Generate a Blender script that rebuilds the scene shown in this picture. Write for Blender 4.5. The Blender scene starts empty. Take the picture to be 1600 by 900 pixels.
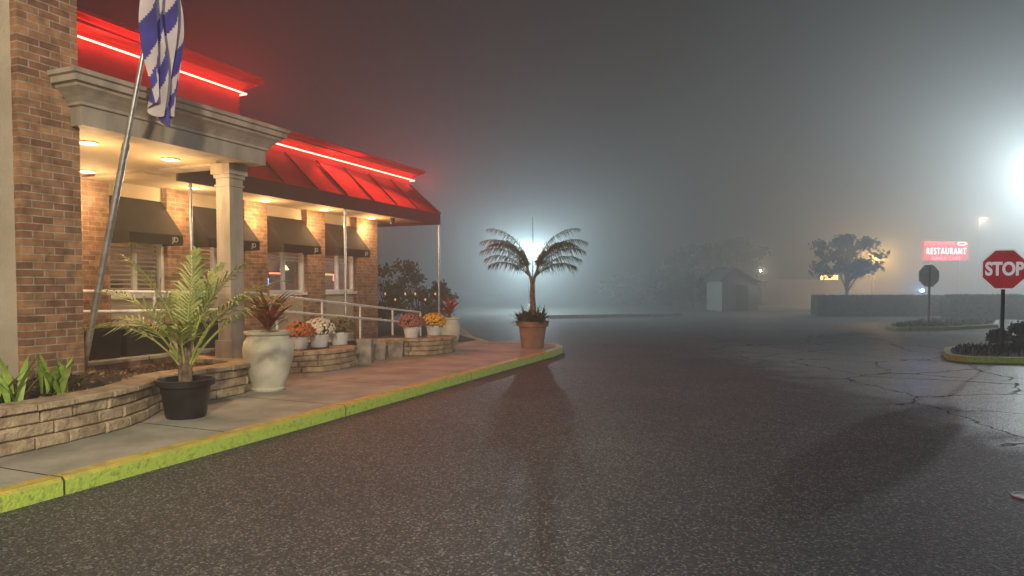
import bpy, math, random
from mathutils import Vector, Matrix
C = bpy.context.scene.collection
F=1067.0; PITCH=math.radians(2.0); HOR=445.0; CZ=1.5
PP=HOR+F*math.tan(PITCH)
TH=math.atan(450/F); SU,CU=math.sin(TH),math.cos(TH)
def W(u,v,z=0): return Vector((u*SU-v*CU,u*CU+v*SU,z))
def uv(p): return (p[0]*SU+p[1]*CU, -p[0]*CU+p[1]*SU)
def ray(px,py):
    a=(px-800)/F; b=(PP-py)/F
    return Vector((a, math.cos(PITCH)+b*math.sin(PITCH), b*math.cos(PITCH)-math.sin(PITCH)))
def PY(px,py,Y): d=ray(px,py); s=Y/d.y; return Vector((d.x*s,Y,CZ+d.z*s))
def PZ(px,py,z): d=ray(px,py); s=(z-CZ)/d.z; return Vector((d.x*s,d.y*s,z))
def PV(px,py,v):
    d=ray(px,py); s=v/(-d.x*CU+d.y*SU); return Vector((d.x*s,d.y*s,CZ+d.z*s))
def UX(x,v,py=400): return uv(PV(x,py,v))[0]

# ---------------- materials
def pbr(name,col,rough=.8,metal=0,var=.25,scale=5,bump=.15,bscale=40,col2=None,emit=None,es=0,spec=.5,stretch=None):
    m=bpy.data.materials.new(name); m.use_nodes=True; nt=m.node_tree; N=nt.nodes; b=N['Principled BSDF']
    b.inputs['Roughness'].default_value=rough; b.inputs['Metallic'].default_value=metal
    b.inputs['Specular IOR Level'].default_value=spec
    g=N.new('ShaderNodeNewGeometry'); src=g.outputs['Position']
    if stretch:
        mp=N.new('ShaderNodeMapping'); mp.inputs['Scale'].default_value=stretch; nt.links.new(src,mp.inputs['Vector']); src=mp.outputs['Vector']
    n=N.new('ShaderNodeTexNoise'); n.inputs['Scale'].default_value=scale; n.inputs['Detail'].default_value=6
    nt.links.new(src,n.inputs['Vector'])
    r=N.new('ShaderNodeValToRGB'); r.color_ramp.elements[0].position=.35; r.color_ramp.elements[1].position=.65
    c2=col2 if col2 else tuple(c*(1-var) for c in col); c1=col if col2 else tuple(min(1,c*(1+var)) for c in col)
    r.color_ramp.elements[0].color=(*c2,1); r.color_ramp.elements[1].color=(*c1,1)
    nt.links.new(n.outputs['Fac'],r.inputs['Fac']); nt.links.new(r.outputs['Color'],b.inputs['Base Color'])
    if bump>0:
        n2=N.new('ShaderNodeTexNoise'); n2.inputs['Scale'].default_value=bscale; n2.inputs['Detail'].default_value=4
        nt.links.new(g.outputs['Position'],n2.inputs['Vector'])
        bp=N.new('ShaderNodeBump'); bp.inputs['Strength'].default_value=bump; bp.inputs['Distance'].default_value=.02
        nt.links.new(n2.outputs['Fac'],bp.inputs['Height']); nt.links.new(bp.outputs['Normal'],b.inputs['Normal'])
    if emit:
        b.inputs['Emission Color'].default_value=(*emit,1); b.inputs['Emission Strength'].default_value=es
    return m
def brickmat(name,c1,c2,mort,bw=.21,bh=.075):
    m=bpy.data.materials.new(name); m.use_nodes=True; nt=m.node_tree; N=nt.nodes; L=nt.links; b=N['Principled BSDF']
    g=N.new('ShaderNodeNewGeometry')
    d=N.new('ShaderNodeVectorMath'); d.operation='DOT_PRODUCT'; d.inputs[1].default_value=(SU-CU,CU+SU,0)
    L.new(g.outputs['Position'],d.inputs[0])
    s=N.new('ShaderNodeSeparateXYZ'); L.new(g.outputs['Position'],s.inputs[0])
    c=N.new('ShaderNodeCombineXYZ'); L.new(d.outputs['Value'],c.inputs[0]); L.new(s.outputs['Z'],c.inputs[1])
    t=N.new('ShaderNodeTexBrick'); L.new(c.outputs[0],t.inputs['Vector'])
    t.inputs['Scale'].default_value=1; t.inputs['Brick Width'].default_value=bw; t.inputs['Row Height'].default_value=bh
    t.inputs['Mortar Size'].default_value=.008; t.inputs['Mortar Smooth'].default_value=.3; t.inputs['Bias'].default_value=-.1
    t.inputs['Color1'].default_value=(*c1,1); t.inputs['Color2'].default_value=(*c2,1); t.inputs['Mortar'].default_value=(*mort,1)
    n=N.new('ShaderNodeTexNoise'); n.inputs['Scale'].default_value=9; n.inputs['Detail'].default_value=8; L.new(g.outputs['Position'],n.inputs['Vector'])
    mx=N.new('ShaderNodeMix'); mx.data_type='RGBA'; mx.blend_type='MULTIPLY'; mx.inputs['Factor'].default_value=.8
    rr=N.new('ShaderNodeValToRGB'); rr.color_ramp.elements[0].position=.3; rr.color_ramp.elements[0].color=(.35,.33,.32,1); rr.color_ramp.elements[1].position=.65
    L.new(n.outputs['Fac'],rr.inputs['Fac']); L.new(t.outputs['Color'],mx.inputs['A']); L.new(rr.outputs['Color'],mx.inputs['B'])
    L.new(mx.outputs['Result'],b.inputs['Base Color']); b.inputs['Roughness'].default_value=.85
    bp=N.new('ShaderNodeBump'); bp.invert=True; bp.inputs['Strength'].default_value=.8; bp.inputs['Distance'].default_value=.01
    L.new(t.outputs['Fac'],bp.inputs['Height']); L.new(bp.outputs['Normal'],b.inputs['Normal'])
    return m
def emis(name,col,s):
    m=bpy.data.materials.new(name); m.use_nodes=True; b=m.node_tree.nodes['Principled BSDF']
    b.inputs['Base Color'].default_value=(*col,1); b.inputs['Emission Color'].default_value=(*col,1); b.inputs['Emission Strength'].default_value=s
    return m
M={}
M['brick']=brickmat('brick',(.46,.24,.12),(.22,.10,.06),(.44,.37,.28))
M['stucco']=pbr('stucco',(.54,.46,.34),.9,var=.12,scale=2,bump=.5,bscale=90)
M['trim']=pbr('painted_trim',(.42,.37,.30),.7,col2=(.26,.23,.185),scale=2.2,bump=.15,bscale=30,stretch=(2.5,2.5,.6))
M['redtrim']=pbr('parapet_paint',(.28,.030,.028),.6,var=.1,scale=3,bump=.1)
M['redroof']=pbr('red_awning_fabric',(.17,.014,.014),.55,var=.25,scale=2,bump=.2,bscale=12)
M['darkred']=pbr('dark_valance',(.022,.008,.008),.7,var=.3)
M['soffit']=pbr('soffit_paint',(.38,.30,.20),.75,var=.08,scale=2,bump=.05)
M['awn']=pbr('charcoal_awning',(.018,.013,.010),.8,var=.3,bump=.2,bscale=60,spec=.2)
M['white']=pbr('white_paint',(.75,.74,.70),.45,var=.1,scale=8,bump=.05)
M['whitetext']=pbr('white_lettering',(.8,.8,.78),.5,var=.05,bump=0)
M['signwhitep']=pbr('self_lit_white_sheeting',(.8,.8,.8),.4,var=.05,bump=0,emit=(1,.97,.97),es=.30)  # emission added so border and letters look lit from the front
M['metal']=pbr('galvanised_metal',(.55,.55,.55),.35,metal=.9,var=.2,scale=12,bump=.05)
def glassm():
    m=bpy.data.materials.new('window_glass'); m.use_nodes=True; nt=m.node_tree; N=nt.nodes; N.remove(N['Principled BSDF'])
    t=N.new('ShaderNodeBsdfTransparent'); t.inputs[0].default_value=(.85,.88,.88,1); g=N.new('ShaderNodeBsdfGlossy'); g.inputs['Roughness'].default_value=.03
    mx=N.new('ShaderNodeMixShader'); mx.inputs[0].default_value=.10; nt.links.new(t.outputs[0],mx.inputs[1]); nt.links.new(g.outputs[0],mx.inputs[2]); nt.links.new(mx.outputs[0],N['Material Output'].inputs['Surface']); return m
M['glass']=glassm()
M['dark']=pbr('dark_interior',(.05,.04,.035),.8,var=.3)
M['inter']=pbr('interior_paint',(.28,.17,.10),.8,var=.7,scale=2)
M['blind']=pbr('blind_slats',(.70,.60,.46),.6,var=.1,bump=0)
M['stone']=pbr('retaining_block',(.55,.43,.28),.92,col2=(.28,.20,.13),scale=7,bump=.9,bscale=28)
M['stone2']=pbr('grey_stone_block',(.42,.39,.32),.92,col2=(.20,.18,.15),scale=7,bump=.9,bscale=28)
M['soil']=pbr('soil',(.07,.045,.03),.95,col2=(.025,.018,.012),scale=14,bump=1,bscale=40)
M['litter']=pbr('dry_leaves',(.34,.20,.10),.8,col2=(.12,.06,.03),scale=6,bump=.1)
M['blackpot']=pbr('black_plastic',(.022,.02,.02),.38,var=.3,bump=.05)
M['terra']=pbr('terracotta',(.28,.16,.10),.75,var=.2,bump=.2)
M['urn']=pbr('weathered_urn',(.74,.71,.58),.7,col2=(.50,.48,.36),scale=4,bump=.3,bscale=30)
M['whitepot']=pbr('white_pot',(.80,.79,.74),.4,var=.05,bump=.02)
M['palmy']=pbr('palm_leaf_pale',(.46,.48,.12),.45,col2=(.16,.24,.05),scale=5,bump=0)
M['palmd']=pbr('palm_leaf_dark',(.16,.22,.10),.5,col2=(.06,.10,.045),scale=8,bump=0)
M['trunk']=pbr('bark',(.28,.19,.12),.9,col2=(.10,.07,.045),scale=18,bump=.8,bscale=30)
M['redleaf']=pbr('red_cordyline',(.38,.09,.05),.5,col2=(.14,.06,.03),scale=9,bump=0)
M['green']=pbr('leaf_green',(.09,.15,.04),.6,col2=(.03,.05,.015),scale=6,bump=0)
M['youngleaf']=pbr('young_leaf',(.42,.56,.12),.5,col2=(.18,.30,.05),scale=9,bump=0)
M['treeleaf']=pbr('tree_leaf',(.05,.06,.04),.7,col2=(.02,.025,.018),scale=2,bump=0)
M['rust']=pbr('rust_blooms',(.62,.19,.05),.7,col2=(.30,.08,.02),scale=30,bump=0)
M['cream']=pbr('cream_blooms',(.9,.86,.72),.7,col2=(.6,.52,.36),scale=30,bump=0)
M['bronze']=pbr('bronze_blooms',(.22,.17,.06),.7,col2=(.08,.09,.03),scale=30,bump=0)
M['pink']=pbr('dusky_blooms',(.48,.20,.16),.7,col2=(.22,.09,.07),scale=30,bump=0)
M['orange']=pbr('yellow_orange_blooms',(.92,.60,.05),.7,col2=(.70,.28,.02),scale=30,bump=0)
M['signred']=pbr('self_lit_sign_red',(.50,.02,.03),.4,var=.08,bump=0,emit=(.8,.015,.03),es=.15)  # red face glows by itself in place of missing front light
M['signback']=pbr('sign_aluminium',(.6,.62,.61),.5,metal=.2,var=.1,bump=0)
M['post']=pbr('sign_post',(.03,.04,.035),.6,var=.2)
M['flagblue']=pbr('flag_blue',(.035,.04,.26),.7,var=.25,bump=.1)
M['flagwhite']=pbr('flag_white',(.54,.48,.50),.7,var=.10,bump=.1)
M['house']=pbr('pale_siding',(.22,.22,.21),.8,var=.1)
M['roofd']=pbr('dark_roof',(.06,.06,.06),.8,var=.2)
M['grass']=pbr('grass',(.05,.06,.025),.8,col2=(.025,.03,.015),scale=10,bump=.5,bscale=60)
M['neon']=emis('red_neon',(1,.11,.07),17)
M['warm']=emis('warm_bulb',(1,.75,.42),40)
M['pend']=emis('pendant_glow',(1,.62,.25),6)
M['stringb']=emis('string_bulb',(1,.55,.25),.6)
M['amber']=emis('amber_lamp',(1,.5,.12),14)
M['signpanel']=emis('red_sign_glow',(1,.015,.06),.75)
M['signwhite']=emis('white_sign_glow',(1,.72,.80),10)
M['signpink']=emis('pink_sign_glow',(1,.12,.20),9)
M['blue']=emis('blue_lamp',(.1,.35,1),150)
M['neonblue']=emis('blue_neon',(.15,.3,1),6)
M['iron']=pbr('cast_iron',(.30,.30,.30),.5,metal=.5,var=.3,bump=.4,bscale=60)

def asphalt():
    m=bpy.data.materials.new('wet_asphalt'); m.use_nodes=True; nt=m.node_tree; N=nt.nodes; L=nt.links; b=N['Principled BSDF']
    g=N.new('ShaderNodeNewGeometry')
    def noise(s,d=5,r=.6):
        n=N.new('ShaderNodeTexNoise'); n.inputs['Scale'].default_value=s; n.inputs['Detail'].default_value=d; n.inputs['Roughness'].default_value=r
        L.new(g.outputs['Position'],n.inputs['Vector']); return n
    def vor(s):
        v=N.new('ShaderNodeTexVoronoi'); v.inputs['Scale'].default_value=s; L.new(g.outputs['Position'],v.inputs['Vector']); return v
    def maprange(src,a,b_,c,d):
        q=N.new('ShaderNodeMapRange'); q.inputs['From Min'].default_value=a; q.inputs['From Max'].default_value=b_; q.inputs['To Min'].default_value=c; q.inputs['To Max'].default_value=d; L.new(src,q.inputs['Value']); return q.outputs['Result']
    big=noise(.45,6,.65); v1=vor(78); v2=vor(170)
    sep=N.new('ShaderNodeSeparateColor'); L.new(v1.outputs['Color'],sep.inputs[0])
    r=N.new('ShaderNodeValToRGB'); e=r.color_ramp.elements; e[0].position=0; e[0].color=(.032,.033,.036,1)
    e[1].position=1; e[1].color=(.46,.46,.46,1); k=e.new(.55); k.color=(.078,.079,.081,1); k=e.new(.84); k.color=(.17,.172,.174,1)
    L.new(sep.outputs[0],r.inputs['Fac'])
    mx=N.new('ShaderNodeMix'); mx.data_type='RGBA'; mx.blend_type='MULTIPLY'; mx.inputs['Factor'].default_value=.75
    r2=N.new('ShaderNodeValToRGB'); r2.color_ramp.elements[0].position=.35; r2.color_ramp.elements[0].color=(.5,.5,.5,1); r2.color_ramp.elements[1].position=.65
    L.new(big.outputs['Fac'],r2.inputs['Fac']); L.new(r.outputs['Color'],mx.inputs['A']); L.new(r2.outputs['Color'],mx.inputs['B'])
    s=N.new('ShaderNodeSeparateXYZ'); L.new(g.outputs['Position'],s.inputs[0])
    # cracks in the worn patch at the right
    dn=noise(2.2,5,.6); dv=N.new('ShaderNodeVectorMath'); dv.operation='MULTIPLY_ADD'; dv.inputs[1].default_value=(.55,.55,0); L.new(dn.outputs['Color'],dv.inputs[0]); L.new(g.outputs['Position'],dv.inputs[2])
    ve=N.new('ShaderNodeTexVoronoi'); ve.feature='DISTANCE_TO_EDGE'; ve.inputs['Scale'].default_value=.62; L.new(dv.outputs[0],ve.inputs['Vector'])
    cr=maprange(ve.outputs['Distance'],.004,.016,1,0); cx=maprange(s.outputs['X'],4.0,4.8,0,1)
    cm=N.new('ShaderNodeMath'); cm.operation='MULTIPLY'; L.new(cr,cm.inputs[0]); L.new(cx,cm.inputs[1])
    mc=N.new('ShaderNodeMix'); mc.data_type='RGBA'; mc.inputs['B'].default_value=(.008,.008,.008,1); L.new(cm.outputs[0],mc.inputs['Factor']); L.new(mx.outputs['Result'],mc.inputs['A'])
    L.new(mc.outputs['Result'],b.inputs['Base Color'])
    mid=noise(1.3,7,.65)
    wn=N.new('ShaderNodeMath'); wn.operation='MULTIPLY_ADD'; wn.inputs[1].default_value=4.0; L.new(mid.outputs['Fac'],wn.inputs[0]); L.new(s.outputs['X'],wn.inputs[2])
    mr=maprange(wn.outputs[0],6.2,7.4,0,1)
    fy=maprange(s.outputs['Y'],13,18,1,0)
    wm=N.new('ShaderNodeMath'); wm.operation='MULTIPLY'; L.new(mr,wm.inputs[0]); L.new(fy,wm.inputs[1])
    rg=N.new('ShaderNodeMath'); rg.operation='MULTIPLY_ADD'; rg.inputs[1].default_value=-.28; rg.inputs[2].default_value=.60; L.new(wm.outputs[0],rg.inputs[0])
    rc=N.new('ShaderNodeMath'); rc.operation='MAXIMUM'; L.new(rg.outputs[0],rc.inputs[0]); L.new(cm.outputs[0],rc.inputs[1]); L.new(rc.outputs[0],b.inputs['Roughness'])
    b.inputs['Specular IOR Level'].default_value=.65
    v3=vor(30)
    a1=N.new('ShaderNodeMath'); a1.operation='MULTIPLY_ADD'; a1.inputs[1].default_value=.6; L.new(v2.outputs['Distance'],a1.inputs[0]); L.new(v1.outputs['Distance'],a1.inputs[2])
    a2=N.new('ShaderNodeMath'); a2.operation='MULTIPLY_ADD'; a2.inputs[1].default_value=.7; L.new(v3.outputs['Distance'],a2.inputs[0]); L.new(a1.outputs[0],a2.inputs[2])
    bp=N.new('ShaderNodeBump'); bp.invert=True; bp.inputs['Distance'].default_value=.018; bp.inputs['Strength'].default_value=1.0
    L.new(a2.outputs[0],bp.inputs['Height']); L.new(bp.outputs['Normal'],b.inputs['Normal'])
    return m
M['asphalt']=asphalt()
def concrete():
    m=pbr('concrete_walk',(.46,.44,.37),.8,col2=(.29,.275,.23),scale=2.2,bump=.3,bscale=70); nt=m.node_tree; N=nt.nodes; L=nt.links; b=N['Principled BSDF']
    g=N.new('ShaderNodeNewGeometry'); d=N.new('ShaderNodeVectorMath'); d.operation='DOT_PRODUCT'; d.inputs[1].default_value=(SU,CU,0); L.new(g.outputs['Position'],d.inputs[0])
    md=N.new('ShaderNodeMath'); md.operation='PINGPONG'; md.inputs[1].default_value=.8; L.new(d.outputs['Value'],md.inputs[0])
    lt=N.new('ShaderNodeMath'); lt.operation='LESS_THAN'; lt.inputs[1].default_value=.009; L.new(md.outputs[0],lt.inputs[0])
    mx=N.new('ShaderNodeMix'); mx.data_type='RGBA'; mx.inputs['B'].default_value=(.04,.035,.03,1); L.new(lt.outputs[0],mx.inputs['Factor'])
    src=b.inputs['Base Color'].links[0].from_socket; L.new(src,mx.inputs['A']); L.new(mx.outputs['Result'],b.inputs['Base Color'])
    return m
M['concrete']=concrete()
def kerbm():
    m=pbr('yellow_kerb_paint_cool_lit_face',(.68,.52,.08),.6,col2=(.42,.35,.10),scale=9,bump=.5,bscale=50); nt=m.node_tree; N=nt.nodes; L=nt.links; b=N['Principled BSDF']
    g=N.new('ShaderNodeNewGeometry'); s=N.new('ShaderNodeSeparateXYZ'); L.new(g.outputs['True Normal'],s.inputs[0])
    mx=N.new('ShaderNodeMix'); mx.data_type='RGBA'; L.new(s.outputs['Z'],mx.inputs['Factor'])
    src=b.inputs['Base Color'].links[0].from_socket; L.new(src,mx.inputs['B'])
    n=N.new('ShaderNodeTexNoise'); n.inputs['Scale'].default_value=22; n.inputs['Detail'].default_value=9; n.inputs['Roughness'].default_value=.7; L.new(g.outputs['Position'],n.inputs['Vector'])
    r=N.new('ShaderNodeValToRGB'); r.color_ramp.elements[0].position=.30; r.color_ramp.elements[0].color=(.20,.26,.07,1); r.color_ramp.elements[1].position=.50; r.color_ramp.elements[1].color=(.48,.64,.10,1)  # upright faces carry the green cast of cool light in their colour
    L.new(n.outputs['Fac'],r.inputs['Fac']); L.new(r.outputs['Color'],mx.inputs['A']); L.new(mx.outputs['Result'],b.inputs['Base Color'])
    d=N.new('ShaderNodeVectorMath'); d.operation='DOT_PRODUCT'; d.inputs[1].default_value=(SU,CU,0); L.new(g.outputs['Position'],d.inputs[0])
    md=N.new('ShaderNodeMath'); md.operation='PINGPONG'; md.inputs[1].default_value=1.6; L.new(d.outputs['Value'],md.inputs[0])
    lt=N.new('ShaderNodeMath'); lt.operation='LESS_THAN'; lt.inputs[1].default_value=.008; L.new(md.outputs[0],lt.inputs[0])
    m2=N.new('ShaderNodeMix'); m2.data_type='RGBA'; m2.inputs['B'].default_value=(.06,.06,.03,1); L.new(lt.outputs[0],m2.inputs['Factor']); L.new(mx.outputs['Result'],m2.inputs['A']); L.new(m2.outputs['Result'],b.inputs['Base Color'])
    return m
M['kerb']=kerbm()

# ---------------- mesh builder
def wloc(o):
    p=Vector((0,0,0))
    while o: p+=o.location; o=o.parent
    return p
class MB:
    def __init__(s): s.v=[]; s.f=[]; s.m=[]
    def poly(s,pts,mi=0):
        n=len(s.v); s.v+= [Vector(p) for p in pts]; s.f.append(tuple(range(n,n+len(pts)))); s.m.append(mi)
    def hexa(s,c,mi=0):
        n=len(s.v); s.v+=[Vector(p) for p in c]
        for q in ((0,3,2,1),(4,5,6,7),(0,1,5,4),(1,2,6,5),(2,3,7,6),(3,0,4,7)): s.f.append(tuple(n+i for i in q)); s.m.append(mi)
    def box(s,x0,x1,y0,y1,z0,z1,tf=None,mi=0):
        t=tf or (lambda x,y,z:Vector((x,y,z)))
        s.hexa([t(x0,y0,z0),t(x1,y0,z0),t(x1,y1,z0),t(x0,y1,z0),t(x0,y0,z1),t(x1,y0,z1),t(x1,y1,z1),t(x0,y1,z1)],mi)
    def ub(s,u0,u1,v0,v1,z0,z1,mi=0): s.box(u0,u1,v0,v1,z0,z1,W,mi)
    def prism(s,pts,z0,z1,mi=0):
        n=len(pts); b=[Vector((p[0],p[1],z0)) for p in pts]; t=[Vector((p[0],p[1],z1)) for p in pts]
        s.poly(t,mi); s.poly(b[::-1],mi)
        for i in range(n): j=(i+1)%n; s.poly([b[i],b[j],t[j],t[i]],mi)
    def tube(s,pts,rad,n=8,mi=0):
        pts=[Vector(p) for p in pts]; 
        if not hasattr(rad,'__len__'): rad=[rad]*len(pts)
        base=len(s.v)
        for i,p in enumerate(pts):
            d=(pts[min(i+1,len(pts)-1)]-pts[max(i-1,0)]).normalized()
            a=d.cross(Vector((0,0,1)) if abs(d.z)<.9 else Vector((1,0,0))).normalized(); b=d.cross(a)
            for k in range(n):
                t=2*math.pi*k/n; s.v.append(p+(a*math.cos(t)+b*math.sin(t))*rad[i])
        for i in range(len(pts)-1):
            for k in range(n):
                q=base+i*n; s.f.append((q+k,q+(k+1)%n,q+n+(k+1)%n,q+n+k)); s.m.append(mi)
        s.f.append(tuple(base+k for k in range(n))[::-1]); s.m.append(mi)
        q=base+(len(pts)-1)*n; s.f.append(tuple(q+k for k in range(n))); s.m.append(mi)
    def lathe(s,prof,c=(0,0,0),n=32,mi=0):
        c=Vector(c); base=len(s.v)
        for r,z in prof:
            for k in range(n):
                t=2*math.pi*k/n; s.v.append(c+Vector((r*math.cos(t),r*math.sin(t),z)))
        for i in range(len(prof)-1):
            for k in range(n):
                q=base+i*n; s.f.append((q+k,q+(k+1)%n,q+n+(k+1)%n,q+n+k)); s.m.append(mi)
    def build(s,name,mat,parent=None,smooth=False):
        off=wloc(parent) if parent else Vector((0,0,0))
        me=bpy.data.meshes.new(name); me.from_pydata([tuple(p-off) for p in s.v],[],s.f); 
        for mt in (mat if isinstance(mat,list) else [mat]): me.materials.append(M[mt] if isinstance(mt,str) else mt)
        me.polygons.foreach_set('material_index',s.m)
        if smooth: me.polygons.foreach_set('use_smooth',[True]*len(s.f))
        me.update()
        if smooth: 
            try: me.set_sharp_from_angle(angle=math.radians(40))
            except Exception: pass
        o=bpy.data.objects.new(name,me); C.objects.link(o)
        if parent: o.parent=parent
        return o
def thing(name,label,cat,loc=(0,0,0),group=None):
    o=bpy.data.objects.new(name,None); C.objects.link(o); o.location=loc; o.empty_display_size=.1
    o['label']=label; o['category']=cat
    if group:o['group']=group
    return o
def tag(o,label,cat,group=None,kind=None):
    o['label']=label;o['category']=cat
    if group:o['group']=group
    if kind:o['kind']=kind
    return o
def struct(o): o['kind']='structure'; return o
def text(name,body,size,loc,mat,parent,xdir,zdir=Vector((0,0,1)),depth=.004,sx=1,align='CENTER',bold=0,sp=1.0):
    cu=bpy.data.curves.new(name,'FONT'); cu.body=body; cu.size=size; cu.extrude=depth; cu.align_x=align; cu.align_y='CENTER'; cu.offset=bold; cu.space_character=sp
    t=bpy.data.objects.new('tmp',cu); C.objects.link(t); bpy.context.view_layer.update()
    me=bpy.data.meshes.new_from_object(t.evaluated_get(bpy.context.evaluated_depsgraph_get())); bpy.data.objects.remove(t)
    x=Vector(xdir).normalized(); z=Vector(zdir).normalized(); n=x.cross(z)
    off=wloc(parent); loc=Vector(loc)
    for v in me.vertices:
        c=v.co.copy(); v.co=loc-off+x*c.x*sx+z*c.y+n*c.z
    me.materials.clear(); me.materials.append(M[mat]); 
    o=bpy.data.objects.new(name,me); C.objects.link(o); o.parent=parent; return o
def light(kind,loc,col,power,size=.1,parent=None,**k):
    l=bpy.data.lights.new('lamp_or_fill_light',kind); l.color=col; l.energy=power
    if kind!='AREA': l.shadow_soft_size=size
    o=bpy.data.objects.new('lamp_or_fill_light',l); C.objects.link(o)
    for a,b in k.items(): setattr(l,a,b)
    o.location=Vector(loc)-(wloc(parent) if parent else Vector((0,0,0)))
    if parent:o.parent=parent
    return o
# foliage
def frond(mb,base,az,el,L,nl,ll,w,droop,rng,side=1.0,rr=.012,hang=.22,start=.16):
    N=16; p=Vector(base); pts=[p.copy()]; h=Vector((math.cos(az),math.sin(az),0)); sd=Vector((-math.sin(az),math.cos(az),0)); tans=[]
    for i in range(N):
        t=i/N; e=el-droop*(t**1.4); d=h*math.cos(e)+Vector((0,0,math.sin(e))); tans.append(d); p=p+d*(L/N); pts.append(p.copy())
    tans.append(tans[-1]); mb.tube(pts,[rr*(1-.8*i/N) for i in range(N+1)],5)
    for k in range(nl):
        t=start+(1-start)*k/nl; f=t*N; i=min(int(f),N-1); q=pts[i].lerp(pts[i+1],f-i); d=tans[i]
        up=sd.cross(d)*-1
        if up.z<0: up=-up
        ln=ll*(math.sin(math.pi*min(1,(t*.86+.12)))**.6)*(.8+.35*rng.random())
        for s in (-1,1):
            a=(sd*s*side*(.9-.45*t)+d*(.45+.6*t)+up*(.35-.35*rng.random())+Vector((rng.uniform(-.12,.12),rng.uniform(-.12,.12),0))).normalized()
            g=Vector((0,0,-1)); m=q+a*ln*.5+g*ln*hang*.3; e2=q+a*ln*(.95-.3*hang)+g*ln*(hang+.2*rng.random())
            wd=(a.cross(up)).normalized()*w*.5
            mb.poly([q-wd*.5,q+wd*.5,m+wd,m-wd]); mb.poly([m-wd,m+wd,e2])
def strap(mb,base,az,el,L,w,droop,rng):
    N=6; p=Vector(base); h=Vector((math.cos(az),math.sin(az),0)); sd=Vector((-math.sin(az),math.cos(az),0)); pr=None
    for i in range(N+1):
        t=i/N; ww=w*(.45+1.1*t if t<.5 else 2*(1-t))*.5+.001
        cur=(p-sd*ww,p+sd*ww)
        if pr: mb.poly([pr[0],pr[1],cur[1],cur[0]])
        pr=cur; e=el-droop*t**1.5; p=p+(h*math.cos(e)+Vector((0,0,math.sin(e))))*(L/N)
def leafquad(mb,p,s,rng,mi=0):
    a=Vector((rng.gauss(0,1),rng.gauss(0,1),rng.gauss(0,1))).normalized(); b=a.cross(Vector((rng.gauss(0,1),rng.gauss(0,1),rng.gauss(0,1)))).normalized()
    mb.poly([p-a*s,p+b*s*.45,p+a*s,p-b*s*.45],mi)
def cloud(mb,c,r,n,s,rng,shell=.5):
    c=Vector(c)
    for _ in range(n):
        d=Vector((rng.gauss(0,1),rng.gauss(0,1),rng.gauss(0,1))).normalized(); k=shell+(1-shell)*rng.random()
        leafquad(mb,c+Vector((d.x*r[0],d.y*r[1],d.z*r[2]))*k,s*(.6+.8*rng.random()),rng)
def tree(loc,h,cw,label,group,seed,base=.3,n=26,per=90,s=.16):
    rng=random.Random(seed); loc=Vector(loc); T=thing('tree',label,'tree',loc,group)
    mb=MB(); top=loc+Vector((rng.uniform(-.2,.2),0,h*.75)); pts=[loc.lerp(top,i/6)+Vector((rng.uniform(-.06,.06),rng.uniform(-.06,.06),0)) for i in range(7)]
    mb.tube(pts,[h*.03*(1-.11*i) for i in range(7)],8)
    cr=MB(); cz=h*(base+1)/2; ch=h*(1-base)/2
    for i in range(n):
        a=rng.random()*6.283; k=rng.random()**.5; zz=rng.uniform(-1,1); rad=cw*.5*k*math.sqrt(max(.1,1-zz*zz*.8))
        c=loc+Vector((math.cos(a)*rad,math.sin(a)*rad,cz+zz*ch*.85)); q=h*.07*rng.uniform(.7,1.5)
        if i%2==0: st=pts[2+rng.randrange(4)]; mb.tube([st,st.lerp(c,.55)+Vector((0,0,.1)),c],[h*.011,h*.007,h*.003],5)
        cloud(cr,c,(q*1.5,q*1.5,q),per,s,rng,.1)
    mb.build('trunk','trunk',T,True); cr.build('crown','treeleaf',T); return T

# ================= SETTING
mb=MB(); mb.poly([(-250,-60,0),(250,-60,0),(250,400,0),(-250,400,0)]); struct(mb.build('road','asphalt'))
KP=[(-3,4.8),(0,4.8),(2.8,4.82),(6,4.76),(9,4.75),(12.2,4.73),(13.4,4.72),(14.2,4.78),(14.7,4.95),(15.05,5.25),(15.25,5.7),(15.2,6.3),(15,6.9),(16.5,8.1),(19,9.6),(22,11.6),(24,14)]
def offs(P,d):
    out=[]
    for i in range(len(P)):
        a=Vector(P[max(0,i-1)]); b=Vector(P[min(len(P)-1,i+1)]); t=(b-a).normalized(); n=Vector((-t.y,t.x)); q=Vector(P[i])+n*d; out.append((q.x,q.y))
    return out
inner=offs(KP,.15); bev=offs(KP,.025)
mb=MB()
for i in range(len(KP)-1):
    n=max(1,int((Vector(KP[i+1])-Vector(KP[i])).length/.5))
    for j in range(n):
        def lp(A,t): return (A[i][0]+(A[i+1][0]-A[i][0])*t, A[i][1]+(A[i+1][1]-A[i][1])*t)
        t0,t1=j/n,(j+1)/n
        a0,a1=lp(KP,t0),lp(KP,t1); b0,b1=lp(bev,t0),lp(bev,t1); c0,c1=lp(inner,t0),lp(inner,t1)
        mb.poly([W(*a0,0),W(*a1,0),W(*a1,.105),W(*a0,.105)]); mb.poly([W(*a0,.105),W(*a1,.105),W(*b1,.13),W(*b0,.13)]); mb.poly([W(*b0,.13),W(*b1,.13),W(*c1,.13),W(*c0,.13)])
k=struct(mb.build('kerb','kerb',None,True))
mb=MB(); pl=[W(*p) for p in inner]+[W(24,20),W(-3,20)]; mb.poly([(p.x,p.y,.126) for p in pl]); struct(mb.build('sidewalk','concrete'))
mb=MB(); pl=[W(*p) for p in [(13.6,7.6),(15.2,7.35),(17,8.9),(20,10.8),(23,13.5),(23,20),(13.6,20)]]; mb.poly([(p.x,p.y,.132) for p in pl]); struct(mb.build('planting_bed_ground','soil'))

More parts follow.
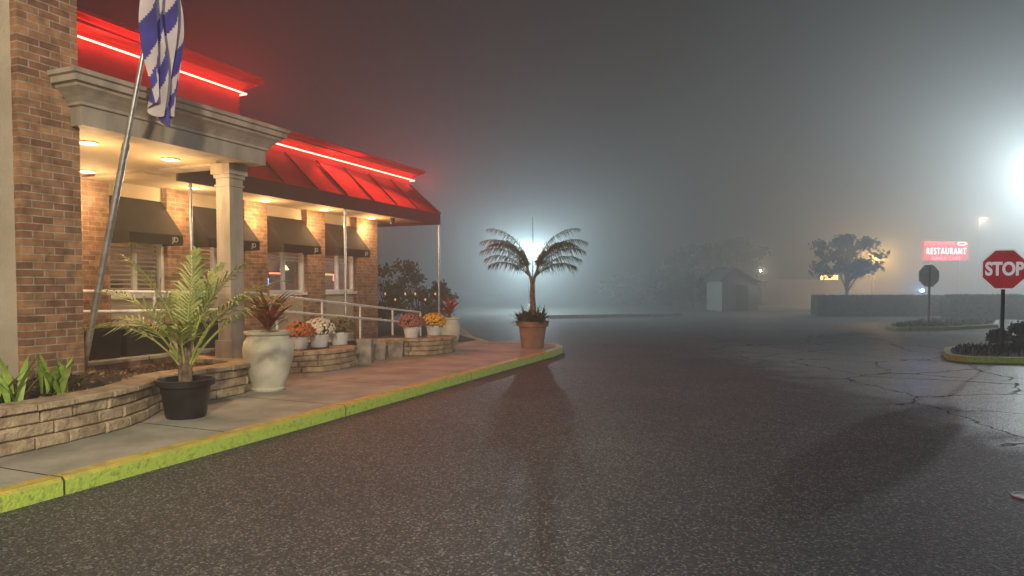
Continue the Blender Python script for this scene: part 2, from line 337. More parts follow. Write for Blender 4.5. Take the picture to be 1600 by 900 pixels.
# ================= RESTAURANT
FV=10.0
R=thing('restaurant_building','brick diner with red neon parapet, red awning roof and lit entrance canopy','building',W(9,FV,0))
px=[(120,172),(262,298),(383,418),(480,508),(558,590)]
piers=[(UX(a,FV),UX(b,FV)) for a,b in px]; UE=piers[-1][1]
for a,b in piers:
    mb=MB(); mb.ub(a,b,FV,FV+.35,.12,3.15); mb.build('brick_pier','brick',R)
ZS0,ZS1=1.34,2.6
wall=MB(); low=MB()
for i in range(4):
    u0=piers[i][1]; u1=piers[i+1][0]
    low.ub(u0,u1,FV+.12,FV+.3,.12,ZS0); wall.ub(u0,u1,FV+.12,FV+.3,ZS1,3.15)
    Wn=MB(); fw=.05
    for (a,b,c,d) in ((u0,u1,ZS0,ZS0+fw),(u0,u1,ZS1-fw,ZS1),(u0,u0+fw,ZS0+fw,ZS1-fw),(u1-fw,u1,ZS0+fw,ZS1-fw)): Wn.ub(a,b,FV+.09,FV+.2,c,d)
    um=(u0+u1)/2; Wn.ub(um-.02,um+.02,FV+.1,FV+.2,ZS0+fw,ZS1-fw)
    wo=Wn.build('window','white',R)
    g=MB(); g.ub(u0+fw,u1-fw,FV+.155,FV+.16,ZS0+fw,ZS1-fw); g.build('pane','glass',wo)
    s=MB(); s.ub(u0+.002,u1-.002,FV+.0,FV+.118,ZS0-.06,ZS0-.002); s.build('sill','white',wo)
    b=MB(); z=ZS0+fw+(.03 if i<2 else .62); st=.075
    while z<ZS1-fw: b.hexa([W(u0+fw,FV+.21,z),W(u1-fw,FV+.21,z),W(u1-fw,FV+.24,z+.02),W(u0+fw,FV+.24,z+.02),W(u0+fw,FV+.21,z+.010),W(u1-fw,FV+.21,z+.010),W(u1-fw,FV+.24,z+.030),W(u0+fw,FV+.24,z+.030)]); z+=st
    b.build('blind','blind',wo)
    if i>=2:
        b=MB(); b.tube([W(u0+.15,FV+.45,1.5),W(um-.1,FV+.45,1.5),W(um-.1,FV+.45,1.62),W(u0+.15,FV+.45,1.62),W(u0+.15,FV+.45,1.5)],.016); b.build('neon_sign','neonblue',wo)
        b=MB(); b.tube([W(um+.1,FV+.6,1.75),W(u1-.15,FV+.6,1.75),W(u1-.15,FV+.6,1.6)],.016); b.build('neon_sign',emis('interior_neon',(1,.16,.08),6),wo)
        for q in (.3,.75):
            uu=u0+(u1-u0)*q; b=MB(); b.lathe([(.02,.12),(.06,.08),(.11,0),(.001,.01)],W(uu,FV+1.5,1.86),14); b.build('pendant_lamp','pend',wo,True)
    A=MB(); a0,a1=u0+.03,u1-.03; zt=2.92; zb=2.33; zv=2.16; pr=.5
    A.poly([W(a0,FV+.1,zt),W(a0,FV+.1-pr,zb),W(a1,FV+.1-pr,zb),W(a1,FV+.1,zt)])
    A.poly([W(a0,FV+.1-pr,zb),W(a0,FV+.1-pr,zv),W(a1,FV+.1-pr,zv),W(a1,FV+.1-pr,zb)])
    for a in(a0,a1): A.poly([W(a,FV+.1,zt),W(a,FV+.1,zv),W(a,FV+.1-pr,zv),W(a,FV+.1-pr,zb)])
    ao=A.build('window_awning','awn',R)
    text('monogram','JD',.12,W(a1-.16,FV+.1-pr-.006,zv+.085),'whitetext',ao,(SU,CU,0),depth=.002)
wall.build('upper_wall',"stucco",R); low.build('lower_wall','stucco',R)
mb=MB(); mb.ub(2.2,UE-.36,FV+2.4,FV+2.5,.1,3.15); mb.ub(5.0,piers[0][0],FV,FV+.3,.12,3.15); mb.build('interior_wall','inter',R)
mb=MB(); mb.ub(2.2,UE-.36,FV+.35,FV+2.4,.45,.5); mb.build('interior_floor','dark',R)
u=7.2; bv=pbr('booth_vinyl',(.16,.05,.04),.5)
while u<UE-1.2:
    mb=MB(); mb.ub(u,u+.08,FV+1.0,FV+1.6,.5,1.55); mb.build('booth_seat',bv,R); u+=1.15
mb=MB(); mb.ub(UE-.35,UE-.005,FV+.352,FV+12,.12,3.15); mb.build('end_wall','brick',R)
light('POINT',W(8.4,FV+1.3,2.7),(1,.68,.38),90,.2); light('POINT',W(12.3,FV+1.3,2.7),(1,.64,.36),90,.2)
EV=8.7; EU=UX(687,EV,340); ZE=3.15
mb=MB(); mb.ub(7.62,EU-.02,EV+.02,FV+.6,ZE,ZE+.05); mb.ub(UE-.3,EU-.02,FV+.6,FV+12,ZE,ZE+.05); mb.build('eave_soffit','soffit',R)
mb=MB(); mb.ub(7.6,EU,EV-.02,EV+.02,ZE-.08,ZE+.2); mb.ub(EU-.02,EU+.02,EV+.02,FV+12,ZE-.08,ZE+.2); mb.build('eave_valance','darkred',R)
PVv=9.5; PU=UX(640,PVv,285); ZT=4.12; zl=ZE+.2
rf=MB(); rf.poly([W(7.6,EV-.02,zl),W(EU+.02,EV-.02,zl),W(PU,PVv,ZT),W(7.6,PVv,ZT)]); rf.poly([W(EU+.02,EV-.02,zl),W(EU+.02,FV+12,zl),W(PU,FV+12,ZT),W(PU,PVv,ZT)])
ro=rf.build('roof_awning','redroof',R)
u=8.0
while u<EU-.1:
    k=min(1,(EU+.02-u)/(EU+.02-PU)) if u>PU else 1
    mb=MB(); mb.tube([W(u,EV-.02,zl+.012),W(u,EV-.02+(PVv-EV)*k,zl+(ZT-zl)*k+.012)],.016,5); u+=.95; mb.build('seam','darkred',ro)
mb=MB(); mb.tube([W(EU+.02,EV-.02,zl+.01),W(PU,PVv,ZT+.01)],.02,5); mb.build('seam','redroof',ro)
def molding(mb,u0,u1,v,vb,prof,near=True):
    rows=[]
    for pr,z in prof:
        rows.append([W(u0-(pr if near else 0),vb,z),W(u0-(pr if near else 0),v-pr,z),W(u1+pr,v-pr,z),W(u1+pr,vb if vb>v+1 else v+3,z)])
    for a,b in zip(rows,rows[1:]):
        for i in range(3): mb.poly([a[i],a[i+1],b[i+1],b[i]])
    mb.poly(rows[-1]); mb.poly(rows[0])
def parapet(u0,u1,v,z0,zn,zt):
    mb=MB(); mb.ub(u0,u1,v,v+.5,z0,zt-.04)
    if u1>12: mb.ub(u1-.3,u1-.002,v+.5,v+11,z0,zt-.05)
    p=mb.build('parapet','redtrim',R)
    mb=MB(); h=zt-zn; q=lambda f:zn+h*f
    molding(mb,u0,u1,v,v+3,[(.02,q(.08)),(.05,q(.10)),(.05,q(.28)),(.09,q(.30)),(.13,q(.42)),(.20,q(.50)),(.20,q(.62)),(.25,q(.64)),(.30,q(.80)),(.31,q(.82)),(.31,q(1))],False)
    mb.ub(u0,u1+.03,v-.03,v-.001,z0,z0+.08)
    mb.build('parapet_cornice','redtrim',p)
    mb=MB(); mb.tube([W(u0+.02,v-.10,zn),W(u1+.07,v-.10,zn),W(u1+.07,v+.3,zn)],.016,8); mb.build('neon_tube','neon',p,True)
zn2=PV(638,280,PVv-.09).z; zt2=PV(648,262,PVv-.3).z
zn1=PV(378,145,PVv-.09).z; zt1=PV(402,119,PVv-.3).z; U1=UX(374,PVv,150)
parapet(U1,PU,PVv,ZT-.1,zn2,zt2); parapet(2.4,U1,PVv,3.4,zn1,zt1)
PVp=6.9; pa,pb=UX(30,PVp,200),UX(124,PVp,200)
mb=MB(); mb.ub(pa,pb,PVp,PVp+.6,.12,7.2); mb.ub(pa,pb-.1,PVp+.6,FV,.12,7.2); mb.build('corner_pier','brick',R)
mb=MB(); mb.ub(-2,pa-.002,PVp+.1,PVp+.5,.12,7.2); mb.build('side_wall','stucco',R)
# canopy
c0=UX(128,6.72,150); c1=UX(415,6.72,240); CV=6.72; ZC=3.15
mb=MB(); mb.ub(c0,c1,CV,PVp-.002,ZC-.03,3.42); mb.ub(pb+.002,c1,PVp-.002,CV+.34,ZC-.03,3.42); mb.ub(c1-.3,c1,CV+.34,FV-.3,ZC-.03,3.42); mb.ub(pb+.002,c1-.3,CV+.34,FV-.3,ZC+.02,3.3)
can=mb.build('entrance_canopy','trim',R)
mb=MB(); mb.ub(pb+.004,c1-.3,CV+.34,FV+.1,ZC,ZC+.018); mb.ub(c1-.298,c1+.1,EV,FV+.0,ZC-.04,ZC-.032);mb.build('soffit','soffit',can)
prof=[(.002,3.31),(.03,3.32),(.03,3.35),(.06,3.39),(.11,3.44),(.15,3.47),(.16,3.50),(.20,3.505),(.20,3.565),(.23,3.575),(.23,3.62)]
mb=MB(); rows=[]
for pr,z in prof: rows.append([W(c0-pr,PVp-.003,z),W(c0-pr,CV-pr,z),W(c1+pr,CV-pr,z),W(c1+pr,FV-.45,z)])
for a,b in zip(rows,rows[1:]):
    for i in range(3): mb.poly([a[i],a[i+1],b[i+1],b[i]])
mb.poly([W(c0-.23,PVp-.003,3.62),W(c0-.23,CV-.23,3.62),W(c1+.23,CV-.23,3.62),W(c1+.23,FV-.45,3.62),W(pb,FV-.45,3.62),W(pb,PVp-.003,3.62)])
mb.build('cornice','trim',can)
def can_light(p,parent,zz):
    mb=MB(); mb.lathe([(.001,0),(.085,0),(.085,-.008),(.001,-.008)],(p.x,p.y,zz-.004),20); o=mb.build('ceiling_light','warm',parent)
    mb=MB(); mb.lathe([(.087,0),(.115,0),(.115,-.014),(.087,-.014),(.087,0)],(p.x,p.y,zz-.003),20); mb.build('trim_ring','white',o)
    return o
for x,y in ((137,222),(136,267),(266,248)):
    p=PZ(x,y,ZC); can_light(p,can,ZC); light('POINT',(p.x,p.y,ZC-.42),(1,.64,.30),38,.06)
for x,y in ((302,294),(415,314),(507,328),(580,341)):
    p=PZ(x,y,ZE-.01); can_light(p,R,ZE-.0); light('POINT',(p.x,p.y,ZE-.32),(1,.62,.28),38,.06)
cu,cv=UX(360,7.15,400),7.15
mb=MB(); h=.118; mb.ub(cu-h,cu+h,cv-h,cv+h,.3,2.93); mb.ub(cu-h-.03,cu+h+.03,cv-h-.03,cv+h+.03,.3,.75); mb.ub(cu-.133,cu+.133,cv-.133,cv+.133,2.82,2.845)
mb.ub(cu-.14,cu+.14,cv-.14,cv+.14,2.93,2.98); mb.ub(cu-.165,cu+.165,cv-.165,cv+.165,2.98,3.119); mb.build('column','trim',R)
for x in (300,540,686):
    u=UX(x,EV+.06,400); mb=MB(); mb.tube([W(u,EV+.07,.13),W(u,EV+.07,ZE)],.028,10); mb.build('support_post','metal',R,True)
p=PZ(613,347,ZE-.1); mb=MB(); mb.lathe([(.001,-.07),(.04,-.055),(.06,0),(.06,.09),(.001,.09)],(p.x,p.y,ZE-.09),16); mb.build('security_camera','blackpot',R,True)
mb=MB(); mb.ub(pb+.002,8.7,7.9,FV-.002,.12,.52); mb.build('landing','brick',R)
mb=MB(); mb.ub(pb+.004,8.72,7.88,FV-.004,.521,.56); mb.build('landing_slab','concrete',R)
mb=MB(); mb.hexa([W(8.73,8.2,.12),W(14.3,8.2,.12),W(14.3,9.9,.12),W(8.73,9.9,.12),W(8.73,8.2,.55),W(14.3,8.2,.135),W(14.3,9.9,.135),W(8.73,9.9,.55)]); mb.build('ramp','concrete',R)
H=thing('handrail','white two-bar metal handrail running beside the ramp behind the flower pots','railing',W(9,8.25,.13))
def zr(u): return .56 if u<8.7 else max(.135,.56-(u-8.7)*.076)
ua,ub_=5.6,UX(657,8.25,490)
top=[(ua,1.42),(8.7,1.36),(ub_,PV(657,488,8.25).z)]
for d in (0,.26):
    mb=MB(); mb.tube([W(u,8.25,z-d) for u,z in top],.024,8); mb.build('rail','white',H,True)
n=8
for i in range(n):
    u=ua+(ub_-ua)*i/(n-1); z=top[0][1]+(top[1][1]-top[0][1])*(u-ua)/(8.7-ua) if u<8.7 else top[1][1]+(top[2][1]-top[1][1])*(u-8.7)/(ub_-8.7)
    mb=MB(); mb.tube([W(u,8.25,zr(u)),W(u,8.25,z)],.022,8); mb.build('rail_post','white',H,True)
# ================= planter walls
def blockwall(name,path,z0,courses,ch,thick,label,mat='stone',seed=1,capz=.06):
    rng=random.Random(seed); P=[Vector(p) for p in path]; cum=[0]
    for i in range(len(P)-1): cum.append(cum[-1]+(P[i+1]-P[i]).length)
    def at(s):
        s=max(0,min(cum[-1]-1e-4,s))
        for i in range(len(P)-1):
            if s<=cum[i+1]: t=(s-cum[i])/(cum[i+1]-cum[i]); return P[i].lerp(P[i+1],t)
    def nrm(s): a=at(s-.06);b=at(s+.06); t=(b-a).normalized(); return Vector((-t.y,t.x))
    c=sum((W(p.x,p.y) for p in P),Vector())/len(P); T=thing(name,label,'wall',(c.x,c.y,z0))
    def course(mb,z,h,out,lmin,lmax,th,inset):
        s=-rng.random()*.2
        while s<cum[-1]:
            l=rng.uniform(lmin,lmax); a=max(0,s)+.004; b=min(cum[-1],s+l)-.004
            if b-a>.05:
                j=rng.uniform(-.014,.014)+out
                na,nb=nrm(a),nrm(b); A,B=at(a),at(b); f=inset
                t=(B-A).normalized()*f
                bk=[A+na*th,B+nb*th]; md=[A-na*(j-.018),B-nb*(j-.018)]; fr=[A-na*j+t,B-nb*j-t]
                za,zb=z+.003,z+h-.003
                def w(p,zz): return W(p.x,p.y,zz)
                mb.hexa([w(md[0],za),w(md[1],za),w(bk[1],za),w(bk[0],za),w(md[0],zb),w(md[1],zb),w(bk[1],zb),w(bk[0],zb)])
                mb.poly([w(fr[0],za+f),w(fr[1],za+f),w(fr[1],zb-f),w(fr[0],zb-f)])
                mb.poly([w(md[0],za),w(md[1],za),w(fr[1],za+f),w(fr[0],za+f)]); mb.poly([w(fr[0],zb-f),w(fr[1],zb-f),w(md[1],zb),w(md[0],zb)])
                mb.poly([w(md[0],za),w(fr[0],za+f),w(fr[0],zb-f),w(md[0],zb)]); mb.poly([w(md[1],za),w(md[1],zb),w(fr[1],zb-f),w(fr[1],za+f)])
            s+=l
    mb=MB()
    for k in range(courses): course(mb,z0+k*ch,ch,-.008*k,.28,.46,thick,.014)
    mb.build('block_course',mat,T)
    mb=MB(); course(mb,z0+courses*ch,capz,.02,.28,.46,thick+.03,.01); mb.build('cap_course',mat,T)
    return T
wA=[(0,5.9),(2,5.84),(3.4,5.82),(4.1,5.84),(4.6,5.95),(5.0,6.15),(5.35,6.42),(5.8,6.46),(6.3,6.40),(6.7,6.45),(6.95,6.65),(7.05,7.0),(7.08,7.87)]
blockwall('retaining_wall',wA,.126,3,.108,.26,'long curved tan block planter wall in front of the brick corner pier',seed=3,capz=.065)
def soilz(u,v): 
    return .43+.15*max(0,min(1,(v-6.15)/.7))*max(0,min(1,(5.6-u)/.8))+.012*math.sin(u*9)*math.cos(v*11)
mb=MB(); ins=offs(wA,.24)
def front(u):
    for a,b in zip(ins,ins[1:]):
        if a[0]<=u<=b[0] and b[0]>a[0]: return a[1]+(b[1]-a[1])*(u-a[0])/(b[0]-a[0])
    return ins[-1][1]
us=[.1+i*.16 for i in range(43)]; us=[u for u in us if u<6.8]; col=[]
for u in us:
    f=front(u)-.03; e=7.88; col.append([(u,f+(e-f)*j/12) for j in range(13)])
for a,b in zip(col,col[1:]):
    for j in range(12): mb.poly([W(*q,soilz(*q)) for q in (a[j],b[j],b[j+1],a[j+1])])
struct(mb.build('planter_soil','soil',None,True))
mb=MB(); rng=random.Random(4)
for i in range(1300):
    u=rng.uniform(1.5,6.8); v=rng.uniform(6.1,7.8)
    if v<front(u) : continue
    leafquad(mb,W(u,v,soilz(u,v)+.01+rng.random()*.02),rng.uniform(.015,.045),rng)
tag(mb.build('leaf_litter','litter'),'dry brown leaf litter scattered over the planter soil','leaves',kind='stuff')
def uvp(x,y,z=.126): return uv(PZ(x,y,z))
b0=uvp(450,584); b1=uvp(500,582); b2=uvp(540,577); b3=uvp(562,570)
wB=[(b0[0]-.5,b0[1]+.35),b0,b1,b2,b3,(b3[0]+.15,b3[1]+.4)]
blockwall('retaining_wall',wB,.126,3,.09,.3,'short curved tan block wall under the three white-potted mums',seed=8)
d0=uvp(628,556); d1=uvp(665,556); d2=uvp(700,553); d3=uvp(712,549)
wD=[(d0[0]-.4,d0[1]+.4),d0,d1,d2,d3,(d3[0]+.2,d3[1]+.5)]
blockwall('retaining_wall',wD,.126,3,.09,.3,'short block wall under the two far mums beside the farther urn',seed=9)
mb=MB(); pts=[W(*p) for p in offs(wB,.15)]+[W(b3[0]+.1,8.1),W(b0[0]-.5,8.1)]; mb.prism([(p.x,p.y) for p in pts],.13,.42)
struct(mb.build('planter_soil','soil'))
mb=MB(); pts=[W(*p) for p in offs(wD,.15)]+[W(d3[0]+.1,8.1),W(d0[0]-.4,8.1)]; mb.prism([(p.x,p.y) for p in pts],.133,.41)
struct(mb.build('planter_soil','soil'))
for i,(x0,x1,yb,yt,lab) in enumerate(((556,581,568,526,'tall pale stone block at the left of the three beside the mums'),(583,603,562,533,'middle stone block of the three between the block walls'),(605,630,558,531,'right stone block of the three, next to the far block wall'))):
    p=PZ((x0+x1)/2,yb,.126); r=(x1-x0)/F*p.y*.46; h=(yb-yt)/F*p.y*.92
    T=thing('stone_block',lab,'stone',p,'stone blocks between the planter walls'); mb=MB(); rg=random.Random(i)
    prof2=[(r*.93,0),(r*1.02,h*.1),(r,h*.5),(r*.98,h*.84)]
    n0=[]
    for (rr,zz) in prof2: n0.append([p+Vector((a*rr*1.0+rg.uniform(-.01,.01),b*rr*.8+rr*.8+rg.uniform(-.01,.01),zz)) for a,b in ((-1,-.9),(-.4,-1),(.4,-1),(1,-.9),(1,.9),(0,1),(-1,.9))])
    for a,b in zip(n0,n0[1:]):
        for k in range(7): mb.poly([a[k],a[(k+1)%7],b[(k+1)%7],b[k]])
    mb.poly(n0[-1]); mb.build('body','stone2',T)
    mb=MB(); cx=sum(n0[-1],Vector())/7; e=[cx+(x-cx)*1.1 for x in n0[-1]]; mb.prism([(x.x,x.y) for x in e],n0[-1][0].z+.004,n0[-1][0].z+.06); mb.build('cap','stone2',T)

# ================= pots
p=PZ(291,651,.126)
T=thing('plant_pot','large black ribbed plastic pot at the bend of the near block wall','pot',p)
mb=MB(); mb.lathe([(.001,0),(.19,0),(.20,.03),(.215,.15),(.222,.16),(.228,.24),(.235,.25),(.245,.33),(.285,.335),(.29,.40),(.265,.40),(.255,.34),(.001,.34)],p,36); mb.build('pot','blackpot',T,True)
mb=MB(); mb.lathe([(.001,.352),(.255,.342)],p,24); mb.build('soil','soil',T)
T=thing('palm_plant','yellow-green feathery palm growing in the black ribbed pot','plant',p+Vector((0,0,.34)))
rng=random.Random(11); mb=MB()
for k in range(4):
    a=k*1.7; mb.tube([p+Vector((.03*math.cos(a),.03*math.sin(a),.34)),p+Vector((.04*math.cos(a),.04*math.sin(a),.62)),p+Vector((.06*math.cos(a),.06*math.sin(a),.85))],[.04,.03,.014],7)
mb.build('stem','trunk',T,True)
specs=[(3.05,1.22,1.40,1.45),(3.5,1.0,1.05,1.4),(2.8,.95,1.2,1.3),(0.1,1.0,1.50,1.35),(-.25,1.15,1.4,1.4),(.4,1.2,1.45,1.2),(1.4,1.35,1.3,.7),(1.75,1.45,1.35,.5),(-1.3,1.2,.85,1.4),(2.1,1.2,1.2,1.1),(.0,1.42,1.35,1.0),(3.2,1.46,1.35,.9)]
for az,el,L,dr in specs:
    mb=MB(); a=az; frond(mb,p+Vector((.03*math.cos(a),.03*math.sin(a),.5)),az+rng.uniform(-.1,.1),el,L,25,.40,.020,dr,rng,rr=.014,hang=.22,start=.34); mb.build('frond','palmy',T)
def urn(p,h,r,label):
    T=thing('urn',label,'urn',p,'pale weathered urns'); mb=MB(); s=h
    pr=[(.001,0),(.62*r,0),(.66*r,.03*s),(.62*r,.06*s),(.80*r,.28*s),(.97*r,.55*s),(1.0*r,.70*s),(.95*r,.82*s),(.82*r,.90*s),(.80*r,.93*s),(.93*r,.96*s),(.95*r,1*s),(.80*r,1*s),(.76*r,.93*s),(.001,.92*s)]
    mb.lathe(pr,p,40); mb.build('body','urn',T,True); mb=MB(); mb.lathe([(.001,.935*s),(.76*r,.93*s)],p,20); mb.build('soil','soil',T); return T
def cordyline(p,label,L,n,seed):
    rng=random.Random(seed); T=thing('red_leaf_plant',label,'plant',p); mb=MB(); mb.tube([p,p+Vector((0,0,.14))],[.03,.02],7); mb.build('stem','trunk',T)
    mb=MB()
    for i in range(n):
        strap(mb,p+Vector((0,0,.04+.12*rng.random())),rng.random()*6.283,rng.uniform(.55,1.5),L*rng.uniform(.7,1.05),.055,rng.uniform(.6,1.6),rng)
    mb.build('foliage','redleaf',T)
p=PZ(420,609,.126); urn(p,.77,.32,'large cream weathered urn at the end of the near planter'); cordyline(p+Vector((0,0,.72)),'red strap-leaf plant in the large near urn',.72,46,2)
p=PZ(702,546,.126); urn(p,.68,.24,'farther pale urn beside the far block wall'); cordyline(p+Vector((0,0,.63)),'red strap-leaf plant in the farther urn',.5,30,6)
p=PZ(832,543,.13)
T=thing('plant_pot','big terracotta pot standing on the rounded end of the sidewalk','pot',p)
mb=MB(); mb.lathe([(.001,0),(.24,0),(.30,.46),(.35,.47),(.36,.58),(.32,.58),(.31,.52),(.001,.51)],p,36); mb.build('pot','terra',T,True)
mb=MB(); mb.lathe([(.001,.53),(.31,.522)],p,20); mb.build('soil','soil',T)
T=thing('palm_tree','dark potted palm with arching fronds against the foggy lamp glare','palm',p+Vector((0,0,.52)))
rng=random.Random(21); mb=MB(); mb.tube([p+Vector((0,0,.5)),p+Vector((.02,0,.8)),p+Vector((-.01,0,1.15)),p+Vector((0,0,1.5))],[.085,.07,.06,.05],10)
for sx in (-1,1): mb.tube([p+Vector((0,0,1.38)),p+Vector((.04*sx,0,1.52)),p+Vector((.09*sx,0,1.68))],[.045,.032,.02],8)
for k in range(12): 
    z=.62+k*.065; mb.tube([p+Vector((0,0,z)),p+Vector((0,0,z+.02))],[.086-.002*k,.074-.002*k],10)
mb.build('trunk','trunk',T,True)
sp=[(3.14,1.30,1.75,2.05),(2.95,1.12,1.6,1.9),(3.4,.95,1.35,1.7),(2.6,1.32,1.6,1.8),(3.7,1.22,1.5,1.8),(0,1.28,1.8,2.05),(.2,1.10,1.65,1.9),(-.25,.93,1.35,1.7),(.55,1.28,1.6,1.8),(-.6,1.2,1.5,1.8),(.1,1.42,1.85,1.75),(3.05,1.44,1.8,1.75),(-.3,1.36,1.6,2.3),(3.45,1.36,1.6,2.3),(.3,.75,1.2,1.5),(2.85,.78,1.2,1.5)]
for az,el,L,dr in sp:
    sx=1 if math.cos(az)>0 else -1
    mb=MB(); frond(mb,p+Vector((.06*sx,0,1.54)),az,el,L*.85,60,.48,.017,dr*.86,rng,rr=.014,hang=.50,start=.18); mb.build('frond','palmd',T)
mb=MB(); mb.tube([p+Vector((0,0,1.5)),p+Vector((.01,0,2.2)),p+Vector((.0,0,2.85))],[.014,.010,.004],5); mb.build('spear_leaf','palmd',T)
mb=MB()
for i in range(320): strap(mb,p+Vector((rng.uniform(-.25,.25),rng.uniform(-.25,.25),.52)),rng.random()*6.28,rng.uniform(.3,1.4),rng.uniform(.22,.5),.06,rng.uniform(.5,2),rng)
o=mb.build('underplanting','green'); tag(o,'low leafy plants around the palm trunk in the terracotta pot','plants')
def mum(x,y,w,label,col,seed,z=.43,dv=0):
    p=PZ(x,y,z); s=w/F*p.y/2; T=thing('potted_mum',label,'flowers',p,'potted mums on the block walls'); rng=random.Random(seed); hp=s*.85
    mb=MB(); mb.lathe([(.001,0),(s*.5,0),(s*.64,hp*.85),(s*.70,hp*.86),(s*.70,hp),(s*.6,hp),(.001,hp*.9)],p,24); mb.build('pot','whitepot',T,True)
    mb=MB(); cloud(mb,p+Vector((0,0,hp+s*.25)),(s*.92,s*.92,s*.6),500,.022,rng,.3); mb.build('foliage','green',T)
    mb=MB(); c=p+Vector((0,0,hp+s*.25))
    for i in range(320):
        a=rng.random()*6.283; zz=rng.uniform(-.25,1); rr=math.sqrt(max(0,1-zz*zz)) if zz>0 else 1; q=c+Vector((math.cos(a)*rr*s,math.sin(a)*rr*s,zz*s*.75)); n=(q-c).normalized(); q+=n*rng.uniform(-.02,.02)
        u_=n.cross(Vector((0,0,1))+Vector((.01,0,0))).normalized(); w_=n.cross(u_); r=.024*rng.uniform(.7,1.2); pts=[]
        for k in range(7):
            t=6.283*k/7; pts.append(q+(u_*math.cos(t)+w_*math.sin(t))*r-n*.008)
        for k in range(7): mb.poly([q+n*.008,pts[k],pts[(k+1)%7]])
    mb.build('blooms',col,T)
mum(468,545,46,'rust-red mum in a white pot, nearest of the three by the urn','rust',1)
mum(499,542,48,'cream-white mum in a white pot between rust and bronze mums','cream',2)
mum(531,538,46,'dark bronze mum in a white pot at the right of the near three','bronze',3)
mum(643,527,40,'dusky pink-red mum in a white pot on the far block wall','pink',4,.44)
mum(678,524,38,'bright yellow-orange mum in a white pot next to the farther urn','orange',5,.44)
def trough(x0,x1,yb,lab,v=8.05):
    a=UX(x0,v,yb); b=UX(x1,v,yb); z=.562; T=thing('trough_planter',lab,'planter',W((a+b)/2,v+.12,z),'black trough planters under the canopy'); mb=MB(); t=.02; h=.36
    mb.hexa([W(a+t,v+t,z),W(b-t,v+t,z),W(b-t,v+.26,z),W(a+t,v+.26,z),W(a,v,z+h),W(b,v,z+h),W(b,v+.28,z+h),W(a,v+.28,z+h)]); mb.build('body','blackpot',T)
    mb=MB(); mb.ub(a-.02,b+.02,v-.02,v+.30,z+h+.002,z+h+.04); mb.build('rim','blackpot',T)
trough(140,192,555,'left black trough planter, next to the brick corner pier'); trough(199,268,555,'middle and widest black trough planter under the canopy'); trough(322,364,552,'right black trough planter beside the white column')
for (x,v,n,L,lab,sd) in ((10,6.25,15,.50,'bright green young leaf clump at the far left of the planter',1),(80,6.42,16,.42,'bright green young leaf clump beside the flagpole foot',2)):
    u=UX(x,v,600); p=W(u,v,soilz(u,v)-.01); rng=random.Random(sd); mb=MB()
    for i in range(n): strap(mb,p+Vector((rng.uniform(-.14,.14),rng.uniform(-.08,.08),0)),rng.random()*6.28,rng.uniform(1.0,1.55),L*rng.uniform(.6,1.1),.07,rng.uniform(.2,1.1),rng)
    tag(mb.build('young_plant','youngleaf'),lab,'plant')
# flagpole + flag
b=PZ(126,597,.46); t=PV(240,0,6.05); tt=b+(t-b)*1.25
T=thing('flagpole','leaning silver metal flagpole rising from the planter soil','flagpole',b)
mb=MB(); mb.tube([b,b.lerp(tt,.5)],[.034,.034],14); mb.tube([b.lerp(tt,.5),tt],[.027,.024],14); mb.build('pole','metal',T,True)
mb=MB(); mb.tube([b.lerp(tt,.495),b.lerp(tt,.51)],.038,14); mb.build('collar','metal',T,True)
mb=MB(); mb.lathe([(.001,-.05),(.05,-.03),(.06,0),(.05,.03),(.001,.05)],tt,14); mb.build('finial','metal',T,True)
mb=MB(); NS,NT=72,80; grid=[]
top_=PV(252,-90,6.0); bot=PV(254,196,6.0)
ux=Vector((SU,CU,0)); vx=Vector((-CU,SU,0))
for j in range(NT+1):
    t_=j/NT; row=[]
    for i in range(NS+1):
        s=i/NS; c=top_.lerp(bot,t_); wd=.40*(1-.50*max(0,t_-.35)**1.1/.65) 
        zz=c.z+.30*t_*(abs(s-.62)*1.1+.12*math.sin(s*17))
        q=Vector((c.x,c.y,zz))+ux*((s-.5)*wd+.02*math.sin(t_*9+s*4)+.012*math.sin(s*30)) +vx*(.085*math.sin(s*22+3.5*t_)+.04*math.sin(s*9-t_*6))
        row.append(q)
    grid.append(row)
for j in range(NT):
    for i in range(NS):
        s=i/NS; t_=j/NT; k=int(s*6.5+t_*6.5+.8*math.sin(t_*7+s*7)+3)
        mb.poly([grid[j][i],grid[j][i+1],grid[j+1][i+1],grid[j+1][i]],k%2)
tag(mb.build('flag',['flagblue','flagwhite'],None,True),'blue and white striped flag hanging limp from the leaning pole','flag')

# ================= shrubs and string lights past the building
rng=random.Random(31)
for i,(x,y,hh,ww,lab) in enumerate(((612,540,1.9,1.3,'dark shrub nearest the brick corner, under the string lights'),(650,536,1.7,1.4,'middle dark shrub between the ramp rail and last post'),(682,532,1.5,1.0,'smaller dark shrub just behind the last eave post'))):
    p=PY(x,y,20.5+i*.6); p.z=.13; T=thing('shrub',lab,'shrub',p,'shrubs past the building corner'); mb=MB()
    for k in range(5): mb.tube([p,p+Vector((rng.uniform(-.4,.4),rng.uniform(-.4,.4),hh*.8))],[.03,.01],5)
    mb.build('stem','trunk',T); mb=MB()
    for k in range(16): cloud(mb,p+Vector((rng.uniform(-.5,.5)*ww,rng.uniform(-.5,.5)*ww,rng.uniform(.2,1)*hh)),(.3,.3,.25),70,.08,rng,.1)
    mb.build('crown','green',T)
T=thing('string_lights','string of small dim bulbs hung across the dark shrubs','string lights',PY(640,455,19.2))
pts=[PY(594+ (688-594)*k/12, 448+18*math.sin(math.pi*(k%6)/6), 19.2) for k in range(13)]
mb=MB(); mb.tube(pts,.006,5); mb.build('cable','post',T)
for q in pts[1::2]:
    mb=MB(); mb.lathe([(.001,-.08),(.024,-.06),(.024,-.03),(.010,0),(.001,0)],q,10); mb.build('bulb','stringb',T,True)

